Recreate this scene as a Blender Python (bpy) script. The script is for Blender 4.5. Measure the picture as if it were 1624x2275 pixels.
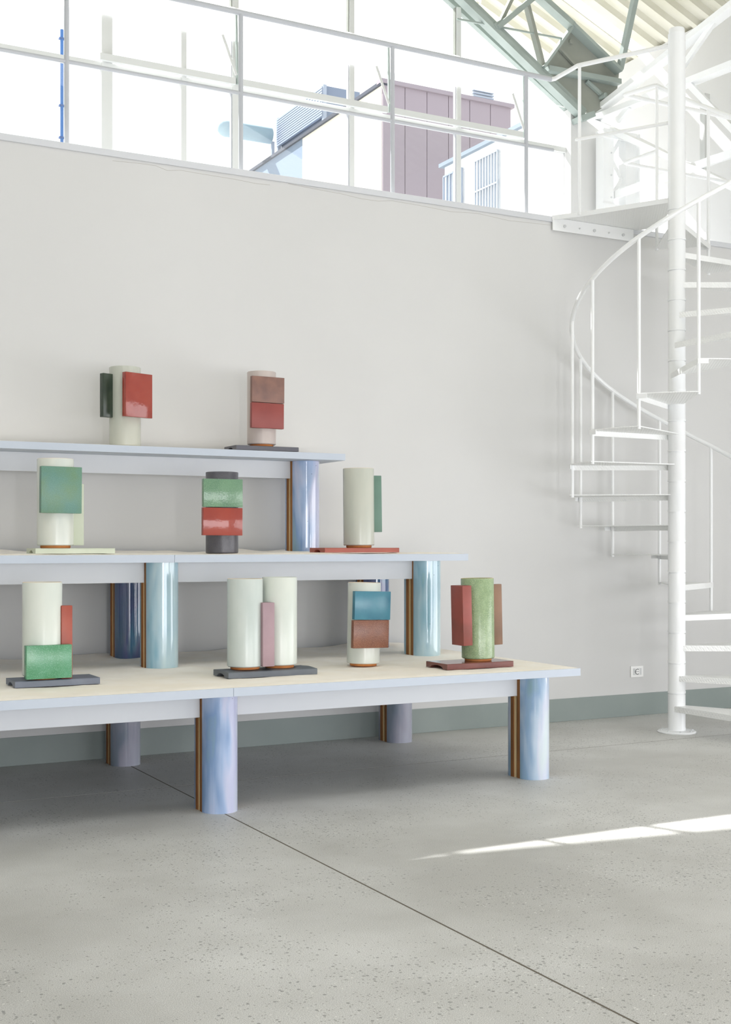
import bpy, bmesh, math, random
from mathutils import Vector, Matrix, noise

for o in list(bpy.data.objects):
    bpy.data.objects.remove(o, do_unlink=True)
scene = bpy.context.scene
COL = scene.collection
random.seed(7)

# ------------------------------------------------------------------ camera
FPX, CAMH, HORY, YAW = 2789.0, 1.25, 1213.0, math.radians(28.0)
cam_d = bpy.data.cameras.new('camera')
cam = bpy.data.objects.new('camera', cam_d)
COL.objects.link(cam)
cam_d.sensor_fit = 'HORIZONTAL'
cam_d.sensor_width = 36.0
cam_d.lens = 36.0 * FPX / 1624.0
cam_d.shift_y = (HORY - 2275 / 2) / 1624.0
cam_d.clip_end = 200
cam.location = (0, 0, CAMH)
cam.rotation_euler = (math.pi / 2, 0, -YAW)
scene.camera = cam

# ------------------------------------------------------------------ world, sun, window light, exposure
world = bpy.data.worlds.new('sky')
scene.world = world
world.use_nodes = True
bg = world.node_tree.nodes['Background']
bg.inputs[0].default_value = (0.94, 0.975, 1.0, 1)
bg.inputs[1].default_value = 1.55

sun_d = bpy.data.lights.new('sun', 'SUN')
sun_d.energy = 15.0
sun_d.angle = math.radians(0.53)
sun_d.color = (1.0, 0.985, 0.965)
sun = bpy.data.objects.new('sun', sun_d)
COL.objects.link(sun)
sun.rotation_euler = Vector((0.43, -1.0, -1.247)).to_track_quat('-Z', 'Y').to_euler()
sun.location = (0, 14, 14)

def area_light(name, loc, direction, sx, sy, power, color=(1, 1, 1)):
    d = bpy.data.lights.new(name, 'AREA')
    d.shape = 'RECTANGLE'
    d.size, d.size_y, d.energy, d.color = sx, sy, power, color
    o = bpy.data.objects.new(name, d)
    COL.objects.link(o)
    o.location = loc
    o.rotation_euler = Vector(direction).to_track_quat('-Z', 'Y').to_euler()
    return o

# daylight of the unseen openings: roof lights in both slopes, a glazed front behind the camera, a window in the right wall
area_light('rooflight_right', (5.9, 2.4, 6.85), (-0.37, 0, -0.93), 1.8, 6.0, 80, (0.97, 0.98, 1.0))
area_light('rooflight_left', (0.8, 2.4, 6.85), (0.37, 0, -0.93), 1.8, 6.0, 80, (0.97, 0.98, 1.0))
area_light('front_glazing', (3.4, -3.35, 0.95), (0, 1, 0), 8.8, 1.8, 330, (0.95, 0.952, 1.0))
area_light('front_door_glass', (0.55, -3.3, 1.7), (0.1, 1, 0), 0.22, 3.2, 80, (1, 1, 1))
area_light('side_opening', (8.12, 1.6, 1.0), (-1, 0, 0), 6.4, 1.9, 175, (0.95, 0.955, 1.0))

scene.view_settings.view_transform = 'Standard'
scene.view_settings.look = 'None'
scene.view_settings.gamma = 1.0
scene.view_settings.use_curve_mapping = False
scene.view_settings.exposure = -0.13
scene.cycles.adaptive_threshold = 0.03
scene.cycles.max_bounces = 12
scene.cycles.diffuse_bounces = 10
scene.cycles.caustics_reflective = False
scene.cycles.caustics_refractive = False

# ------------------------------------------------------------------ pixel helpers (photo survey -> world points)
CF = Vector((math.sin(YAW), math.cos(YAW), 0))
CR = Vector((math.cos(YAW), -math.sin(YAW), 0))
CP = Vector((0, 0, CAMH))
def ray(x, y):
    return CF + CR * ((x - 812) / FPX) + Vector((0, 0, (HORY - y) / FPX))
def on_y(x, y, Y):
    r = ray(x, y); return CP + r * (Y / r.y)
def on_x(x, y, X):
    r = ray(x, y); return CP + r * (X / r.x)

# ------------------------------------------------------------------ materials
def lin(c):
    out = []
    for v in c:
        v = v / 255.0
        out.append(v / 12.92 if v <= 0.04045 else ((v + 0.055) / 1.055) ** 2.4)
    return tuple(out) + (1.0,)

def base_mat(name):
    m = bpy.data.materials.new(name)
    m.use_nodes = True
    nt = m.node_tree
    return m, nt, nt.nodes['Principled BSDF']

def N(nt, kind, **kw):
    n = nt.nodes.new(kind)
    for k, v in kw.items():
        setattr(n, k, v)
    return n

def plain(name, col, rough=0.5, metal=0.0, spec=0.5, col2=None, scale=4.0, bump=0.0, bscale=60.0, stretch=(1, 1, 1), detail=4.0, lo=0.35, hi=0.65):
    m, nt, b = base_mat(name)
    b.inputs['Roughness'].default_value = rough
    b.inputs['Metallic'].default_value = metal
    b.inputs['Specular IOR Level'].default_value = spec
    b.inputs['Base Color'].default_value = lin(col)
    tc = N(nt, 'ShaderNodeTexCoord')
    mp = N(nt, 'ShaderNodeMapping')
    mp.inputs['Scale'].default_value = stretch
    oi = N(nt, 'ShaderNodeObjectInfo')
    mul = N(nt, 'ShaderNodeMath', operation='MULTIPLY')
    mul.inputs[1].default_value = 37.0
    nt.links.new(oi.outputs['Random'], mul.inputs[0])
    nt.links.new(tc.outputs['Object'], mp.inputs['Vector'])
    if col2 is not None:
        nz = N(nt, 'ShaderNodeTexNoise', noise_dimensions='4D')
        nz.inputs['Scale'].default_value = scale
        nz.inputs['Detail'].default_value = detail
        nt.links.new(mp.outputs[0], nz.inputs['Vector'])
        nt.links.new(mul.outputs[0], nz.inputs['W'])
        cr = N(nt, 'ShaderNodeValToRGB')
        cr.color_ramp.elements[0].position = lo
        cr.color_ramp.elements[0].color = lin(col)
        cr.color_ramp.elements[1].position = hi
        cr.color_ramp.elements[1].color = lin(col2)
        nt.links.new(nz.outputs['Fac'], cr.inputs[0])
        nt.links.new(cr.outputs[0], b.inputs['Base Color'])
    if bump:
        nb = N(nt, 'ShaderNodeTexNoise')
        nb.inputs['Scale'].default_value = bscale
        nb.inputs['Detail'].default_value = 3
        nt.links.new(mp.outputs[0], nb.inputs['Vector'])
        bp = N(nt, 'ShaderNodeBump')
        bp.inputs['Strength'].default_value = bump
        bp.inputs['Distance'].default_value = 0.002
        nt.links.new(nb.outputs['Fac'], bp.inputs['Height'])
        nt.links.new(bp.outputs[0], b.inputs['Normal'])
    return m

def glaze(name, col, col2, rough=0.22, scale=14.0, bump=0.12, bscale=70.0, stretch=(1, 1, 1), speck=None, speck_scale=260.0):
    """ceramic glaze: two mottled colours, optional fine speckle, slightly uneven gloss"""
    m = plain(name, col, rough, 0, 0.5, col2, scale, bump, bscale, stretch)
    if speck is not None:
        nt = m.node_tree
        b = nt.nodes['Principled BSDF']
        src = b.inputs['Base Color'].links[0].from_socket
        tc = [n for n in nt.nodes if n.type == 'TEX_COORD'][0]
        vz = N(nt, 'ShaderNodeTexNoise')
        vz.inputs['Scale'].default_value = speck_scale
        vz.inputs['Detail'].default_value = 2
        nt.links.new(tc.outputs['Object'], vz.inputs['Vector'])
        cr = N(nt, 'ShaderNodeValToRGB')
        cr.color_ramp.elements[0].position = 0.52
        cr.color_ramp.elements[0].color = (0, 0, 0, 1)
        cr.color_ramp.elements[1].position = 0.68
        cr.color_ramp.elements[1].color = (0.75, 0.75, 0.75, 1)
        nt.links.new(vz.outputs['Fac'], cr.inputs[0])
        mx = N(nt, 'ShaderNodeMix', data_type='RGBA')
        nt.links.new(cr.outputs[0], mx.inputs[0])
        nt.links.new(src, mx.inputs[6])
        mx.inputs[7].default_value = lin(speck)
        nt.links.new(mx.outputs[2], b.inputs['Base Color'])
    return m

def pale(c, sat=0.95, mixw=0.13):
    g = 0.3 * c[0] + 0.59 * c[1] + 0.11 * c[2]
    return tuple((g + (v - g) * sat) * (1 - mixw) + 240 * mixw for v in c)

def leg_glaze(name, stops, rough=0.07, drift=0.0):
    """running blue / lavender / teal glaze with vertical streaks and a few pinholes"""
    m, nt, b = base_mat(name)
    b.inputs['Roughness'].default_value = rough
    b.inputs['Specular IOR Level'].default_value = 0.9
    tc = N(nt, 'ShaderNodeTexCoord')
    oi = N(nt, 'ShaderNodeObjectInfo')
    mul = N(nt, 'ShaderNodeMath', operation='MULTIPLY')
    mul.inputs[1].default_value = 53.0
    nt.links.new(oi.outputs['Random'], mul.inputs[0])
    def nz(scale, stretch, detail=3.0, rough_=0.5, w=0.0):
        mp = N(nt, 'ShaderNodeMapping')
        mp.inputs['Scale'].default_value = stretch
        nt.links.new(tc.outputs['Object'], mp.inputs['Vector'])
        n = N(nt, 'ShaderNodeTexNoise', noise_dimensions='4D')
        n.inputs['Scale'].default_value = scale
        n.inputs['Detail'].default_value = detail
        n.inputs['Roughness'].default_value = rough_
        n.inputs['Distortion'].default_value = 0.4
        ad = N(nt, 'ShaderNodeMath', operation='ADD')
        ad.inputs[1].default_value = w
        nt.links.new(mul.outputs[0], ad.inputs[0])
        nt.links.new(mp.outputs[0], n.inputs['Vector'])
        nt.links.new(ad.outputs[0], n.inputs['W'])
        return n
    n1 = nz(9.0, (1, 1, 0.28), 2.0)
    n2 = nz(34.0, (1, 1, 0.07), 3.0, 0.6, 9.0)
    sep = N(nt, 'ShaderNodeSeparateXYZ')
    nt.links.new(tc.outputs['Object'], sep.inputs[0])
    # colour drifts round the shell from the left rim to the right one
    xr = N(nt, 'ShaderNodeMapRange')
    xr.inputs[1].default_value = -0.09
    xr.inputs[2].default_value = 0.09
    xr.inputs[3].default_value = -0.2 + drift
    xr.inputs[4].default_value = 0.2 + drift
    nt.links.new(sep.outputs[0], xr.inputs[0])
    a1 = N(nt, 'ShaderNodeMath', operation='MULTIPLY_ADD')
    a1.inputs[1].default_value = 1.35
    a1.inputs[2].default_value = -0.30
    nt.links.new(n1.outputs['Fac'], a1.inputs[0])
    a2 = N(nt, 'ShaderNodeMath', operation='MULTIPLY_ADD')
    a2.inputs[1].default_value = 0.28
    nt.links.new(n2.outputs['Fac'], a2.inputs[0])
    nt.links.new(a1.outputs[0], a2.inputs[2])
    a3 = N(nt, 'ShaderNodeMath', operation='ADD')
    nt.links.new(a2.outputs[0], a3.inputs[0])
    nt.links.new(xr.outputs[0], a3.inputs[1])
    cr = N(nt, 'ShaderNodeValToRGB')
    els = cr.color_ramp.elements
    while len(els) < len(stops):
        els.new(0.5)
    for e, (p, c) in zip(els, stops):
        e.position = p
        e.color = lin(pale(c))
    nt.links.new(a3.outputs[0], cr.inputs[0])
    # pinholes
    vo = N(nt, 'ShaderNodeTexVoronoi')
    vo.inputs['Scale'].default_value = 26.0
    nt.links.new(tc.outputs['Object'], vo.inputs['Vector'])
    lt = N(nt, 'ShaderNodeMath', operation='LESS_THAN')
    lt.inputs[1].default_value = 0.06
    nt.links.new(vo.outputs['Distance'], lt.inputs[0])
    nm = nz(6.0, (1, 1, 1), 1.0, 0.5, 3.0)
    gt = N(nt, 'ShaderNodeMath', operation='GREATER_THAN')
    gt.inputs[1].default_value = 0.56
    nt.links.new(nm.outputs['Fac'], gt.inputs[0])
    an = N(nt, 'ShaderNodeMath', operation='MULTIPLY')
    nt.links.new(lt.outputs[0], an.inputs[0])
    nt.links.new(gt.outputs[0], an.inputs[1])
    mx = N(nt, 'ShaderNodeMix', data_type='RGBA')
    nt.links.new(an.outputs[0], mx.inputs[0])
    nt.links.new(cr.outputs[0], mx.inputs[6])
    mx.inputs[7].default_value = lin((70, 72, 92))
    nt.links.new(mx.outputs[2], b.inputs['Base Color'])
    bn = nz(22.0, (1, 1, 0.12), 2.0, 0.5, 5.0)
    bp = N(nt, 'ShaderNodeBump')
    bp.inputs['Strength'].default_value = 0.10
    bp.inputs['Distance'].default_value = 0.004
    nt.links.new(bn.outputs['Fac'], bp.inputs['Height'])
    nt.links.new(bp.outputs[0], b.inputs['Normal'])
    return m

def concrete(name):
    m, nt, b = base_mat(name)
    b.inputs['Specular IOR Level'].default_value = 0.35
    tc = N(nt, 'ShaderNodeTexCoord')
    gp = N(nt, 'ShaderNodeNewGeometry')
    big = N(nt, 'ShaderNodeTexNoise')
    big.inputs['Scale'].default_value = 0.9
    big.inputs['Detail'].default_value = 6
    big.inputs['Roughness'].default_value = 0.6
    nt.links.new(gp.outputs['Position'], big.inputs['Vector'])
    r1 = N(nt, 'ShaderNodeValToRGB')
    r1.color_ramp.elements[0].position = 0.35
    r1.color_ramp.elements[0].color = lin((190, 189, 184))
    r1.color_ramp.elements[1].position = 0.68
    r1.color_ramp.elements[1].color = lin((220, 220, 217))
    nt.links.new(big.outputs['Fac'], r1.inputs[0])
    # fine sand grain
    fine = N(nt, 'ShaderNodeTexNoise')
    fine.inputs['Scale'].default_value = 330
    fine.inputs['Detail'].default_value = 3
    nt.links.new(gp.outputs['Position'], fine.inputs['Vector'])
    r2 = N(nt, 'ShaderNodeValToRGB')
    r2.color_ramp.elements[0].position = 0.32
    r2.color_ramp.elements[0].color = (0.60, 0.60, 0.60, 1)
    r2.color_ramp.elements[1].position = 0.62
    r2.color_ramp.elements[1].color = (1.08, 1.08, 1.08, 1)
    nt.links.new(fine.outputs['Fac'], r2.inputs[0])
    mu = N(nt, 'ShaderNodeMix', data_type='RGBA', blend_type='MULTIPLY')
    mu.inputs[0].default_value = 1.0
    nt.links.new(r1.outputs[0], mu.inputs[6])
    nt.links.new(r2.outputs[0], mu.inputs[7])
    # dark aggregate flecks, in patches
    prev = mu.outputs[2]
    pn = N(nt, 'ShaderNodeTexNoise')
    pn.inputs['Scale'].default_value = 1.5
    pn.inputs['Detail'].default_value = 3
    nt.links.new(gp.outputs['Position'], pn.inputs['Vector'])
    for scale, thr, patch, col in ((40, 0.21, 0.50, (120, 120, 117)), (76, 0.24, 0.46, (132, 131, 126)), (46, 0.16, 0.56, (228, 227, 222))):
        vo = N(nt, 'ShaderNodeTexVoronoi')
        vo.inputs['Scale'].default_value = scale
        nt.links.new(gp.outputs['Position'], vo.inputs['Vector'])
        lt = N(nt, 'ShaderNodeMath', operation='LESS_THAN')
        lt.inputs[1].default_value = thr
        nt.links.new(vo.outputs['Distance'], lt.inputs[0])
        # only some of the cells hold a fleck
        sc = N(nt, 'ShaderNodeSeparateColor')
        nt.links.new(vo.outputs['Color'], sc.inputs[0])
        sm = N(nt, 'ShaderNodeMath', operation='MULTIPLY_ADD')
        sm.inputs[1].default_value = 0.35
        nt.links.new(sc.outputs[0], sm.inputs[0])
        nt.links.new(pn.outputs['Fac'], sm.inputs[2])
        g = N(nt, 'ShaderNodeMath', operation='GREATER_THAN')
        g.inputs[1].default_value = patch + 0.28
        nt.links.new(sm.outputs[0], g.inputs[0])
        an = N(nt, 'ShaderNodeMath', operation='MULTIPLY')
        nt.links.new(lt.outputs[0], an.inputs[0])
        nt.links.new(g.outputs[0], an.inputs[1])
        am = N(nt, 'ShaderNodeMath', operation='MULTIPLY')
        am.inputs[1].default_value = 0.7
        nt.links.new(an.outputs[0], am.inputs[0])
        mx = N(nt, 'ShaderNodeMix', data_type='RGBA')
        nt.links.new(am.outputs[0], mx.inputs[0])
        nt.links.new(prev, mx.inputs[6])
        mx.inputs[7].default_value = lin(col)
        prev = mx.outputs[2]
    nt.links.new(prev, b.inputs['Base Color'])
    rr = N(nt, 'ShaderNodeMapRange')
    rr.inputs[3].default_value = 0.38
    rr.inputs[4].default_value = 0.62
    nt.links.new(big.outputs['Fac'], rr.inputs[0])
    nt.links.new(rr.outputs[0], b.inputs['Roughness'])
    bp = N(nt, 'ShaderNodeBump')
    bp.inputs['Strength'].default_value = 0.08
    bp.inputs['Distance'].default_value = 0.002
    nt.links.new(fine.outputs['Fac'], bp.inputs['Height'])
    nt.links.new(bp.outputs[0], b.inputs['Normal'])
    return m

def checker_plate(name, col):
    m, nt, b = base_mat(name)
    b.inputs['Base Color'].default_value = lin(col)
    b.inputs['Roughness'].default_value = 0.4
    tc = N(nt, 'ShaderNodeTexCoord')
    hs = []
    for ang in (45, -45):
        mp = N(nt, 'ShaderNodeMapping')
        mp.inputs['Rotation'].default_value = (math.radians(ang * 0.6), math.radians(20), math.radians(ang))
        nt.links.new(tc.outputs['Object'], mp.inputs['Vector'])
        w = N(nt, 'ShaderNodeTexWave')
        w.inputs['Scale'].default_value = 22
        nt.links.new(mp.outputs[0], w.inputs['Vector'])
        hs.append(w)
    mxn = N(nt, 'ShaderNodeMath', operation='MAXIMUM')
    nt.links.new(hs[0].outputs['Fac'], mxn.inputs[0])
    nt.links.new(hs[1].outputs['Fac'], mxn.inputs[1])
    bp = N(nt, 'ShaderNodeBump')
    bp.inputs['Strength'].default_value = 0.5
    bp.inputs['Distance'].default_value = 0.003
    nt.links.new(mxn.outputs[0], bp.inputs['Height'])
    nt.links.new(bp.outputs[0], b.inputs['Normal'])
    return m

def glass_mat(name):
    m = bpy.data.materials.new(name)
    m.use_nodes = True
    nt = m.node_tree
    nt.nodes.clear()
    out = N(nt, 'ShaderNodeOutputMaterial')
    tr = N(nt, 'ShaderNodeBsdfTransparent')
    tr.inputs[0].default_value = (0.985, 0.99, 0.99, 1)
    gl = N(nt, 'ShaderNodeBsdfGlossy')
    gl.inputs['Roughness'].default_value = 0.02
    lw = N(nt, 'ShaderNodeLayerWeight')
    lw.inputs[0].default_value = 0.15
    mp = N(nt, 'ShaderNodeMapRange')
    mp.inputs[3].default_value = 0.02
    mp.inputs[4].default_value = 0.5
    nt.links.new(lw.outputs['Facing'], mp.inputs[0])
    mx = N(nt, 'ShaderNodeMixShader')
    nt.links.new(mp.outputs[0], mx.inputs[0])
    nt.links.new(tr.outputs[0], mx.inputs[1])
    nt.links.new(gl.outputs[0], mx.inputs[2])
    nt.links.new(mx.outputs[0], out.inputs[0])
    return m

def opal_mat(name):
    m = bpy.data.materials.new(name)
    m.use_nodes = True
    nt = m.node_tree
    nt.nodes.clear()
    out = N(nt, 'ShaderNodeOutputMaterial')
    tl = N(nt, 'ShaderNodeBsdfTranslucent')
    tl.inputs[0].default_value = (0.97, 0.97, 0.97, 1)
    df = N(nt, 'ShaderNodeBsdfDiffuse')
    df.inputs[0].default_value = (0.9, 0.9, 0.9, 1)
    mx = N(nt, 'ShaderNodeMixShader')
    mx.inputs[0].default_value = 0.15
    nt.links.new(tl.outputs[0], mx.inputs[1])
    nt.links.new(df.outputs[0], mx.inputs[2])
    nt.links.new(mx.outputs[0], out.inputs[0])
    return m

M = {}
M['wall'] = plain('white plaster', (206, 206, 205), 0.85, 0, 0.2, (210, 210, 209), 0.7, 0.05, 40)
M['floor'] = concrete('polished concrete')
M['joint'] = plain('joint filler', (104, 97, 86), 0.9)
M['skirting'] = plain('grey skirting paint', (140, 150, 147), 0.6, 0, 0.3, (146, 155, 152), 3.0)
M['ledge'] = plain('grey white ledge paint', (206, 208, 212), 0.6)
M['crack'] = plain('hairline crack', (172, 168, 162), 0.95)
M['steel'] = plain('white painted steel', (238, 239, 239), 0.32, 0, 0.5, (234, 236, 237), 3.0, 0.03, 30)
M['tread'] = checker_plate('white checker plate', (236, 237, 236))
M['table'] = plain('blue grey table paint', (186, 195, 207), 0.55, 0, 0.35, (191, 199, 210), 2.0)
M['apron'] = plain('white grey apron paint', (208, 211, 216), 0.6, 0, 0.3, (212, 215, 219), 2.0)
M['sand'] = plain('cream sand', (252, 247, 239), 0.95, 0, 0.1, (248, 241, 229), 6.0, 0.35, 500)
M['clay'] = plain('unglazed brown clay', (156, 108, 66), 0.8, 0, 0.2, (126, 86, 52), 18.0, 0.1, 90, (1, 1, 0.15))
M['groove_shade'] = plain('brown groove shade', (112, 80, 50), 0.85, 0, 0.2, (96, 68, 44), 18.0, 0.1, 90, (1, 1, 0.15))  # shade of the leg groove put into the colour of the batten's front half
M['batten'] = plain('pale wooden batten', (228, 204, 160), 0.7, 0, 0.2, (214, 188, 142), 16.0, 0.05, 80, (1, 1, 0.1))
ST_PALE = [(0.0, (110, 150, 152)), (0.28, (122, 158, 196)), (0.45, (168, 192, 216)), (0.62, (194, 202, 222)), (0.8, (200, 214, 220)), (1.0, (186, 208, 208))]
ST_LAV = [(0.0, (120, 158, 158)), (0.22, (106, 142, 192)), (0.42, (152, 176, 216)), (0.58, (186, 192, 222)), (0.78, (180, 184, 218)), (1.0, (190, 202, 214))]
ST_TEAL = [(0.0, (126, 168, 160)), (0.25, (120, 172, 194)), (0.45, (158, 194, 210)), (0.65, (180, 208, 216)), (0.85, (196, 214, 216)), (1.0, (186, 206, 202))]
ST_DEEP = [(0.0, (54, 92, 106)), (0.3, (40, 70, 112)), (0.5, (62, 72, 124)), (0.66, (58, 112, 150)), (0.85, (86, 104, 152)), (1.0, (110, 142, 152))]
ST_GREY = [(0.0, (92, 110, 116)), (0.3, (118, 130, 150)), (0.5, (150, 150, 168)), (0.7, (158, 162, 178)), (1.0, (176, 188, 188))]
M['leg_pale'] = leg_glaze('pale blue leg glaze', ST_PALE)
M['leg_lav'] = leg_glaze('lavender blue leg glaze', ST_LAV)
M['leg_teal'] = leg_glaze('teal blue leg glaze', ST_TEAL)
M['leg_deep'] = leg_glaze('deep indigo leg glaze', ST_DEEP)
M['leg_grey'] = leg_glaze('grey lavender leg glaze', ST_GREY)
M['rim'] = plain('bare pink clay rim', (232, 196, 158), 0.8, 0, 0.2)
M['foot'] = plain('bare orange clay foot', (196, 132, 78), 0.8, 0, 0.2, (180, 112, 66), 20.0)
M['pane'] = glass_mat('window glass')
M['opal'] = opal_mat('opal glazing')
M['frame'] = plain('pale grey window frame', (208, 210, 208), 0.45)
M['frame_dark'] = plain('grey green steel', (160, 171, 167), 0.5, 0, 0.4, (150, 161, 157), 5.0)
M['rail_grey'] = plain('backlit railing grey', (182, 185, 190), 0.45)  # white railing greyed in colour for its backlit look; gaskets reuse the grey
M['gusset'] = plain('dull grey plate', (142, 146, 138), 0.7, 0, 0.3, (152, 155, 147), 4.0, 0.1, 30)
M['roof'] = plain('cream corrugated sheet', (208, 206, 194), 0.7, 0, 0.3, (198, 196, 180), 2.5)
M['black'] = plain('black', (25, 25, 27), 0.6)
M['socket'] = plain('white plastic', (238, 238, 236), 0.35)
M['socket_grey'] = plain('pale grey plastic', (206, 208, 208), 0.4)

# ------------------------------------------------------------------ mesh helpers
def obj(name, bm, mat, parent=None, smooth=False, loc=None):
    me = bpy.data.meshes.new(name)
    bmesh.ops.recalc_face_normals(bm, faces=bm.faces[:])
    bm.to_mesh(me)
    bm.free()
    me.materials.append(M[mat] if isinstance(mat, str) else mat)
    if smooth:
        for p in me.polygons:
            p.use_smooth = True
        me.set_sharp_from_angle(angle=math.radians(35))
    o = bpy.data.objects.new(name, me)
    COL.objects.link(o)
    if loc is not None:
        o.location = loc
    if parent is not None:
        o.parent = parent
    return o

def empty(name, loc, label=None, cat=None, group=None, rz=0.0):
    o = bpy.data.objects.new(name, None)
    o.empty_display_size = 0.1
    COL.objects.link(o)
    o.location = loc
    o.rotation_euler = (0, 0, rz)
    tag(o, label, cat, group)
    return o

def tag(o, label=None, cat=None, group=None, kind=None):
    if label: o['label'] = label
    if cat: o['category'] = cat
    if group: o['group'] = group
    if kind: o['kind'] = kind
    return o

def box(bm, x0, x1, y0, y1, z0, z1, bev=0.0):
    vs = [bm.verts.new((x, y, z)) for z in (z0, z1) for y in (y0, y1) for x in (x0, x1)]
    fs = [(0, 2, 3, 1), (4, 5, 7, 6), (0, 1, 5, 4), (2, 6, 7, 3), (0, 4, 6, 2), (1, 3, 7, 5)]
    faces = [bm.faces.new([vs[i] for i in f]) for f in fs]
    if bev:
        edges = list({e for f in faces for e in f.edges})
        bmesh.ops.bevel(bm, geom=edges, offset=bev, segments=2, affect='EDGES', profile=0.5)
    return bm

def nbox(*a, **k):
    return box(bmesh.new(), *a, **k)

def bar(bm, p, q, w, h, up=Vector((0, 0, 1))):
    """rectangular bar from p to q; w = width across, h = height along the up side"""
    p, q = Vector(p), Vector(q)
    d = (q - p).normalized()
    s = d.cross(up)
    if s.length < 1e-4:
        s = d.cross(Vector((0, 1, 0)))
    s.normalize()
    u = s.cross(d).normalized()
    vs = []
    for c in (p, q):
        for a, b_ in ((-1, -1), (1, -1), (1, 1), (-1, 1)):
            vs.append(bm.verts.new(c + s * (a * w / 2) + u * (b_ * h / 2)))
    for f in ((3, 2, 1, 0), (4, 5, 6, 7), (0, 1, 5, 4), (1, 2, 6, 5), (2, 3, 7, 6), (3, 0, 4, 7)):
        bm.faces.new([vs[i] for i in f])
    return bm

def tube(bm, pts, r, n=10):
    pts = [Vector(p) for p in pts]
    rings = []
    for i, p in enumerate(pts):
        if i == 0: d = pts[1] - p
        elif i == len(pts) - 1: d = p - pts[i - 1]
        else: d = (pts[i + 1] - p).normalized() + (p - pts[i - 1]).normalized()
        d.normalize()
        ref = Vector((0, 0, 1)) if abs(d.z) < 0.95 else Vector((1, 0, 0))
        s = d.cross(ref).normalized()
        u = s.cross(d)
        rings.append([bm.verts.new(p + s * (r * math.cos(2 * math.pi * k / n)) + u * (r * math.sin(2 * math.pi * k / n))) for k in range(n)])
    for a, b_ in zip(rings, rings[1:]):
        for k in range(n):
            bm.faces.new((a[k], a[(k + 1) % n], b_[(k + 1) % n], b_[k]))
    bm.faces.new(rings[0][::-1])
    bm.faces.new(rings[-1])
    return bm

def lathe(bm, prof, n=48, c=(0, 0, 0)):
    """closed profile of (r, z) revolved round z"""
    rings = []
    for r, z in prof:
        if r < 1e-6:
            rings.append([bm.verts.new((c[0], c[1], c[2] + z))])
        else:
            rings.append([bm.verts.new((c[0] + r * math.cos(2 * math.pi * k / n), c[1] + r * math.sin(2 * math.pi * k / n), c[2] + z)) for k in range(n)])
    for a, b_ in zip(rings, rings[1:]):
        for k in range(n):
            k2 = (k + 1) % n
            if len(a) == 1 and len(b_) == 1: continue
            if len(a) == 1: bm.faces.new((a[0], b_[k2], b_[k]))
            elif len(b_) == 1: bm.faces.new((a[k], a[k2], b_[0]))
            else: bm.faces.new((a[k], a[k2], b_[k2], b_[k]))
    return bm

def prism(bm, poly, lo, hi, axis='z'):
    """extrude a 2-D polygon along an axis: z: (x,y), y: (x,z), x: (y,z)"""
    def P(a, b_, t):
        return {'z': (a, b_, t), 'y': (a, t, b_), 'x': (t, a, b_)}[axis]
    A = [bm.verts.new(P(a, b_, lo)) for a, b_ in poly]
    B = [bm.verts.new(P(a, b_, hi)) for a, b_ in poly]
    n = len(poly)
    bm.faces.new(A[::-1])
    bm.faces.new(B)
    for i in range(n):
        bm.faces.new((A[i], A[(i + 1) % n], B[(i + 1) % n], B[i]))
    return bm

def struct(name, bm, mat, parent=None, label=None, cat=None, smooth=False):
    o = obj(name, bm, mat, parent, smooth)
    if parent is None:
        tag(o, label, cat, None, 'structure')
    return o

# ================================================================== THE ROOM
WY = 7.24          # face of the white wall
GY = 9.20          # gable window plane, behind the mezzanine
RX, LX, BY = 8.20, -1.50, -3.50
MZ = 3.585         # mezzanine floor
EAVE, PITCH = 6.08, math.tan(math.radians(22))
RIDGE = (RX + LX) / 2
def roof_z(x):
    return EAVE + (min(RX - x, x - LX)) * PITCH

struct('ground', nbox(-40, 60, -20, 70, -0.5, -0.15), plain('pale paving', (200, 198, 192), 0.9), None, 'pale paved ground outside around the hall', 'ground')
# concrete floor: bed with four cast bays, saw cut joints between them
floor = struct('floor', nbox(LX, RX, BY, 11.6, -0.15, -0.0006), 'joint', None, 'grey polished concrete floor with dark flecks and thin saw cut joints', 'floor')
JX, JY, JW = 2.171, 6.226, 0.0045
for (xa, xb) in ((LX, JX - JW), (JX + JW, RX)):
    for (ya, yb) in ((BY, JY - JW), (JY + JW, WY + 0.1)):
        obj('floor_bay', nbox(xa, xb, ya, yb, -0.0006, 0.0), 'floor', floor)

wall = struct('wall_back', nbox(LX, RX, WY, WY + 0.22, 0, 3.545), 'wall', None, 'tall white plaster wall behind the stepped tables', 'wall')
# hairline crack below the ledge
ck = [(250, 357), (300, 362), (345, 368), (372, 379), (400, 378), (440, 385), (520, 398), (570, 408), (600, 411), (640, 408), (700, 420), (760, 431), (800, 441), (840, 447), (870, 446), (930, 456), (1000, 470), (1060, 474), (1130, 490), (1222, 500)]
for a, b_ in ((0, 8), (9, 14), (14, 19)):
    pts = []
    for (x, y) in ck[a:b_ + 1]:
        p = on_y(x, y, WY); pts.append((p.x, WY + 0.0006, p.z))
    obj('crack', tube(bmesh.new(), pts, 0.0014, 5), 'crack', wall)
struct('trim_1', nbox(LX, RX, WY - 0.012, WY + 0.24, 3.545, MZ, bev=0.004), 'ledge', None, 'painted ledge strip capping the top of the white wall', 'ledge')
struct('baseboard_back', nbox(LX, RX, WY - 0.006, WY + 0.01, 0, 0.162, bev=0.002), 'skirting', None, 'grey painted skirting band at the foot of the wall', 'skirting')
struct('floor_mezzanine', nbox(LX, RX, WY + 0.24, 11.0, MZ - 0.2, MZ - 0.004), 'ledge', None, 'pale mezzanine floor above the white wall', 'floor')
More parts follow.
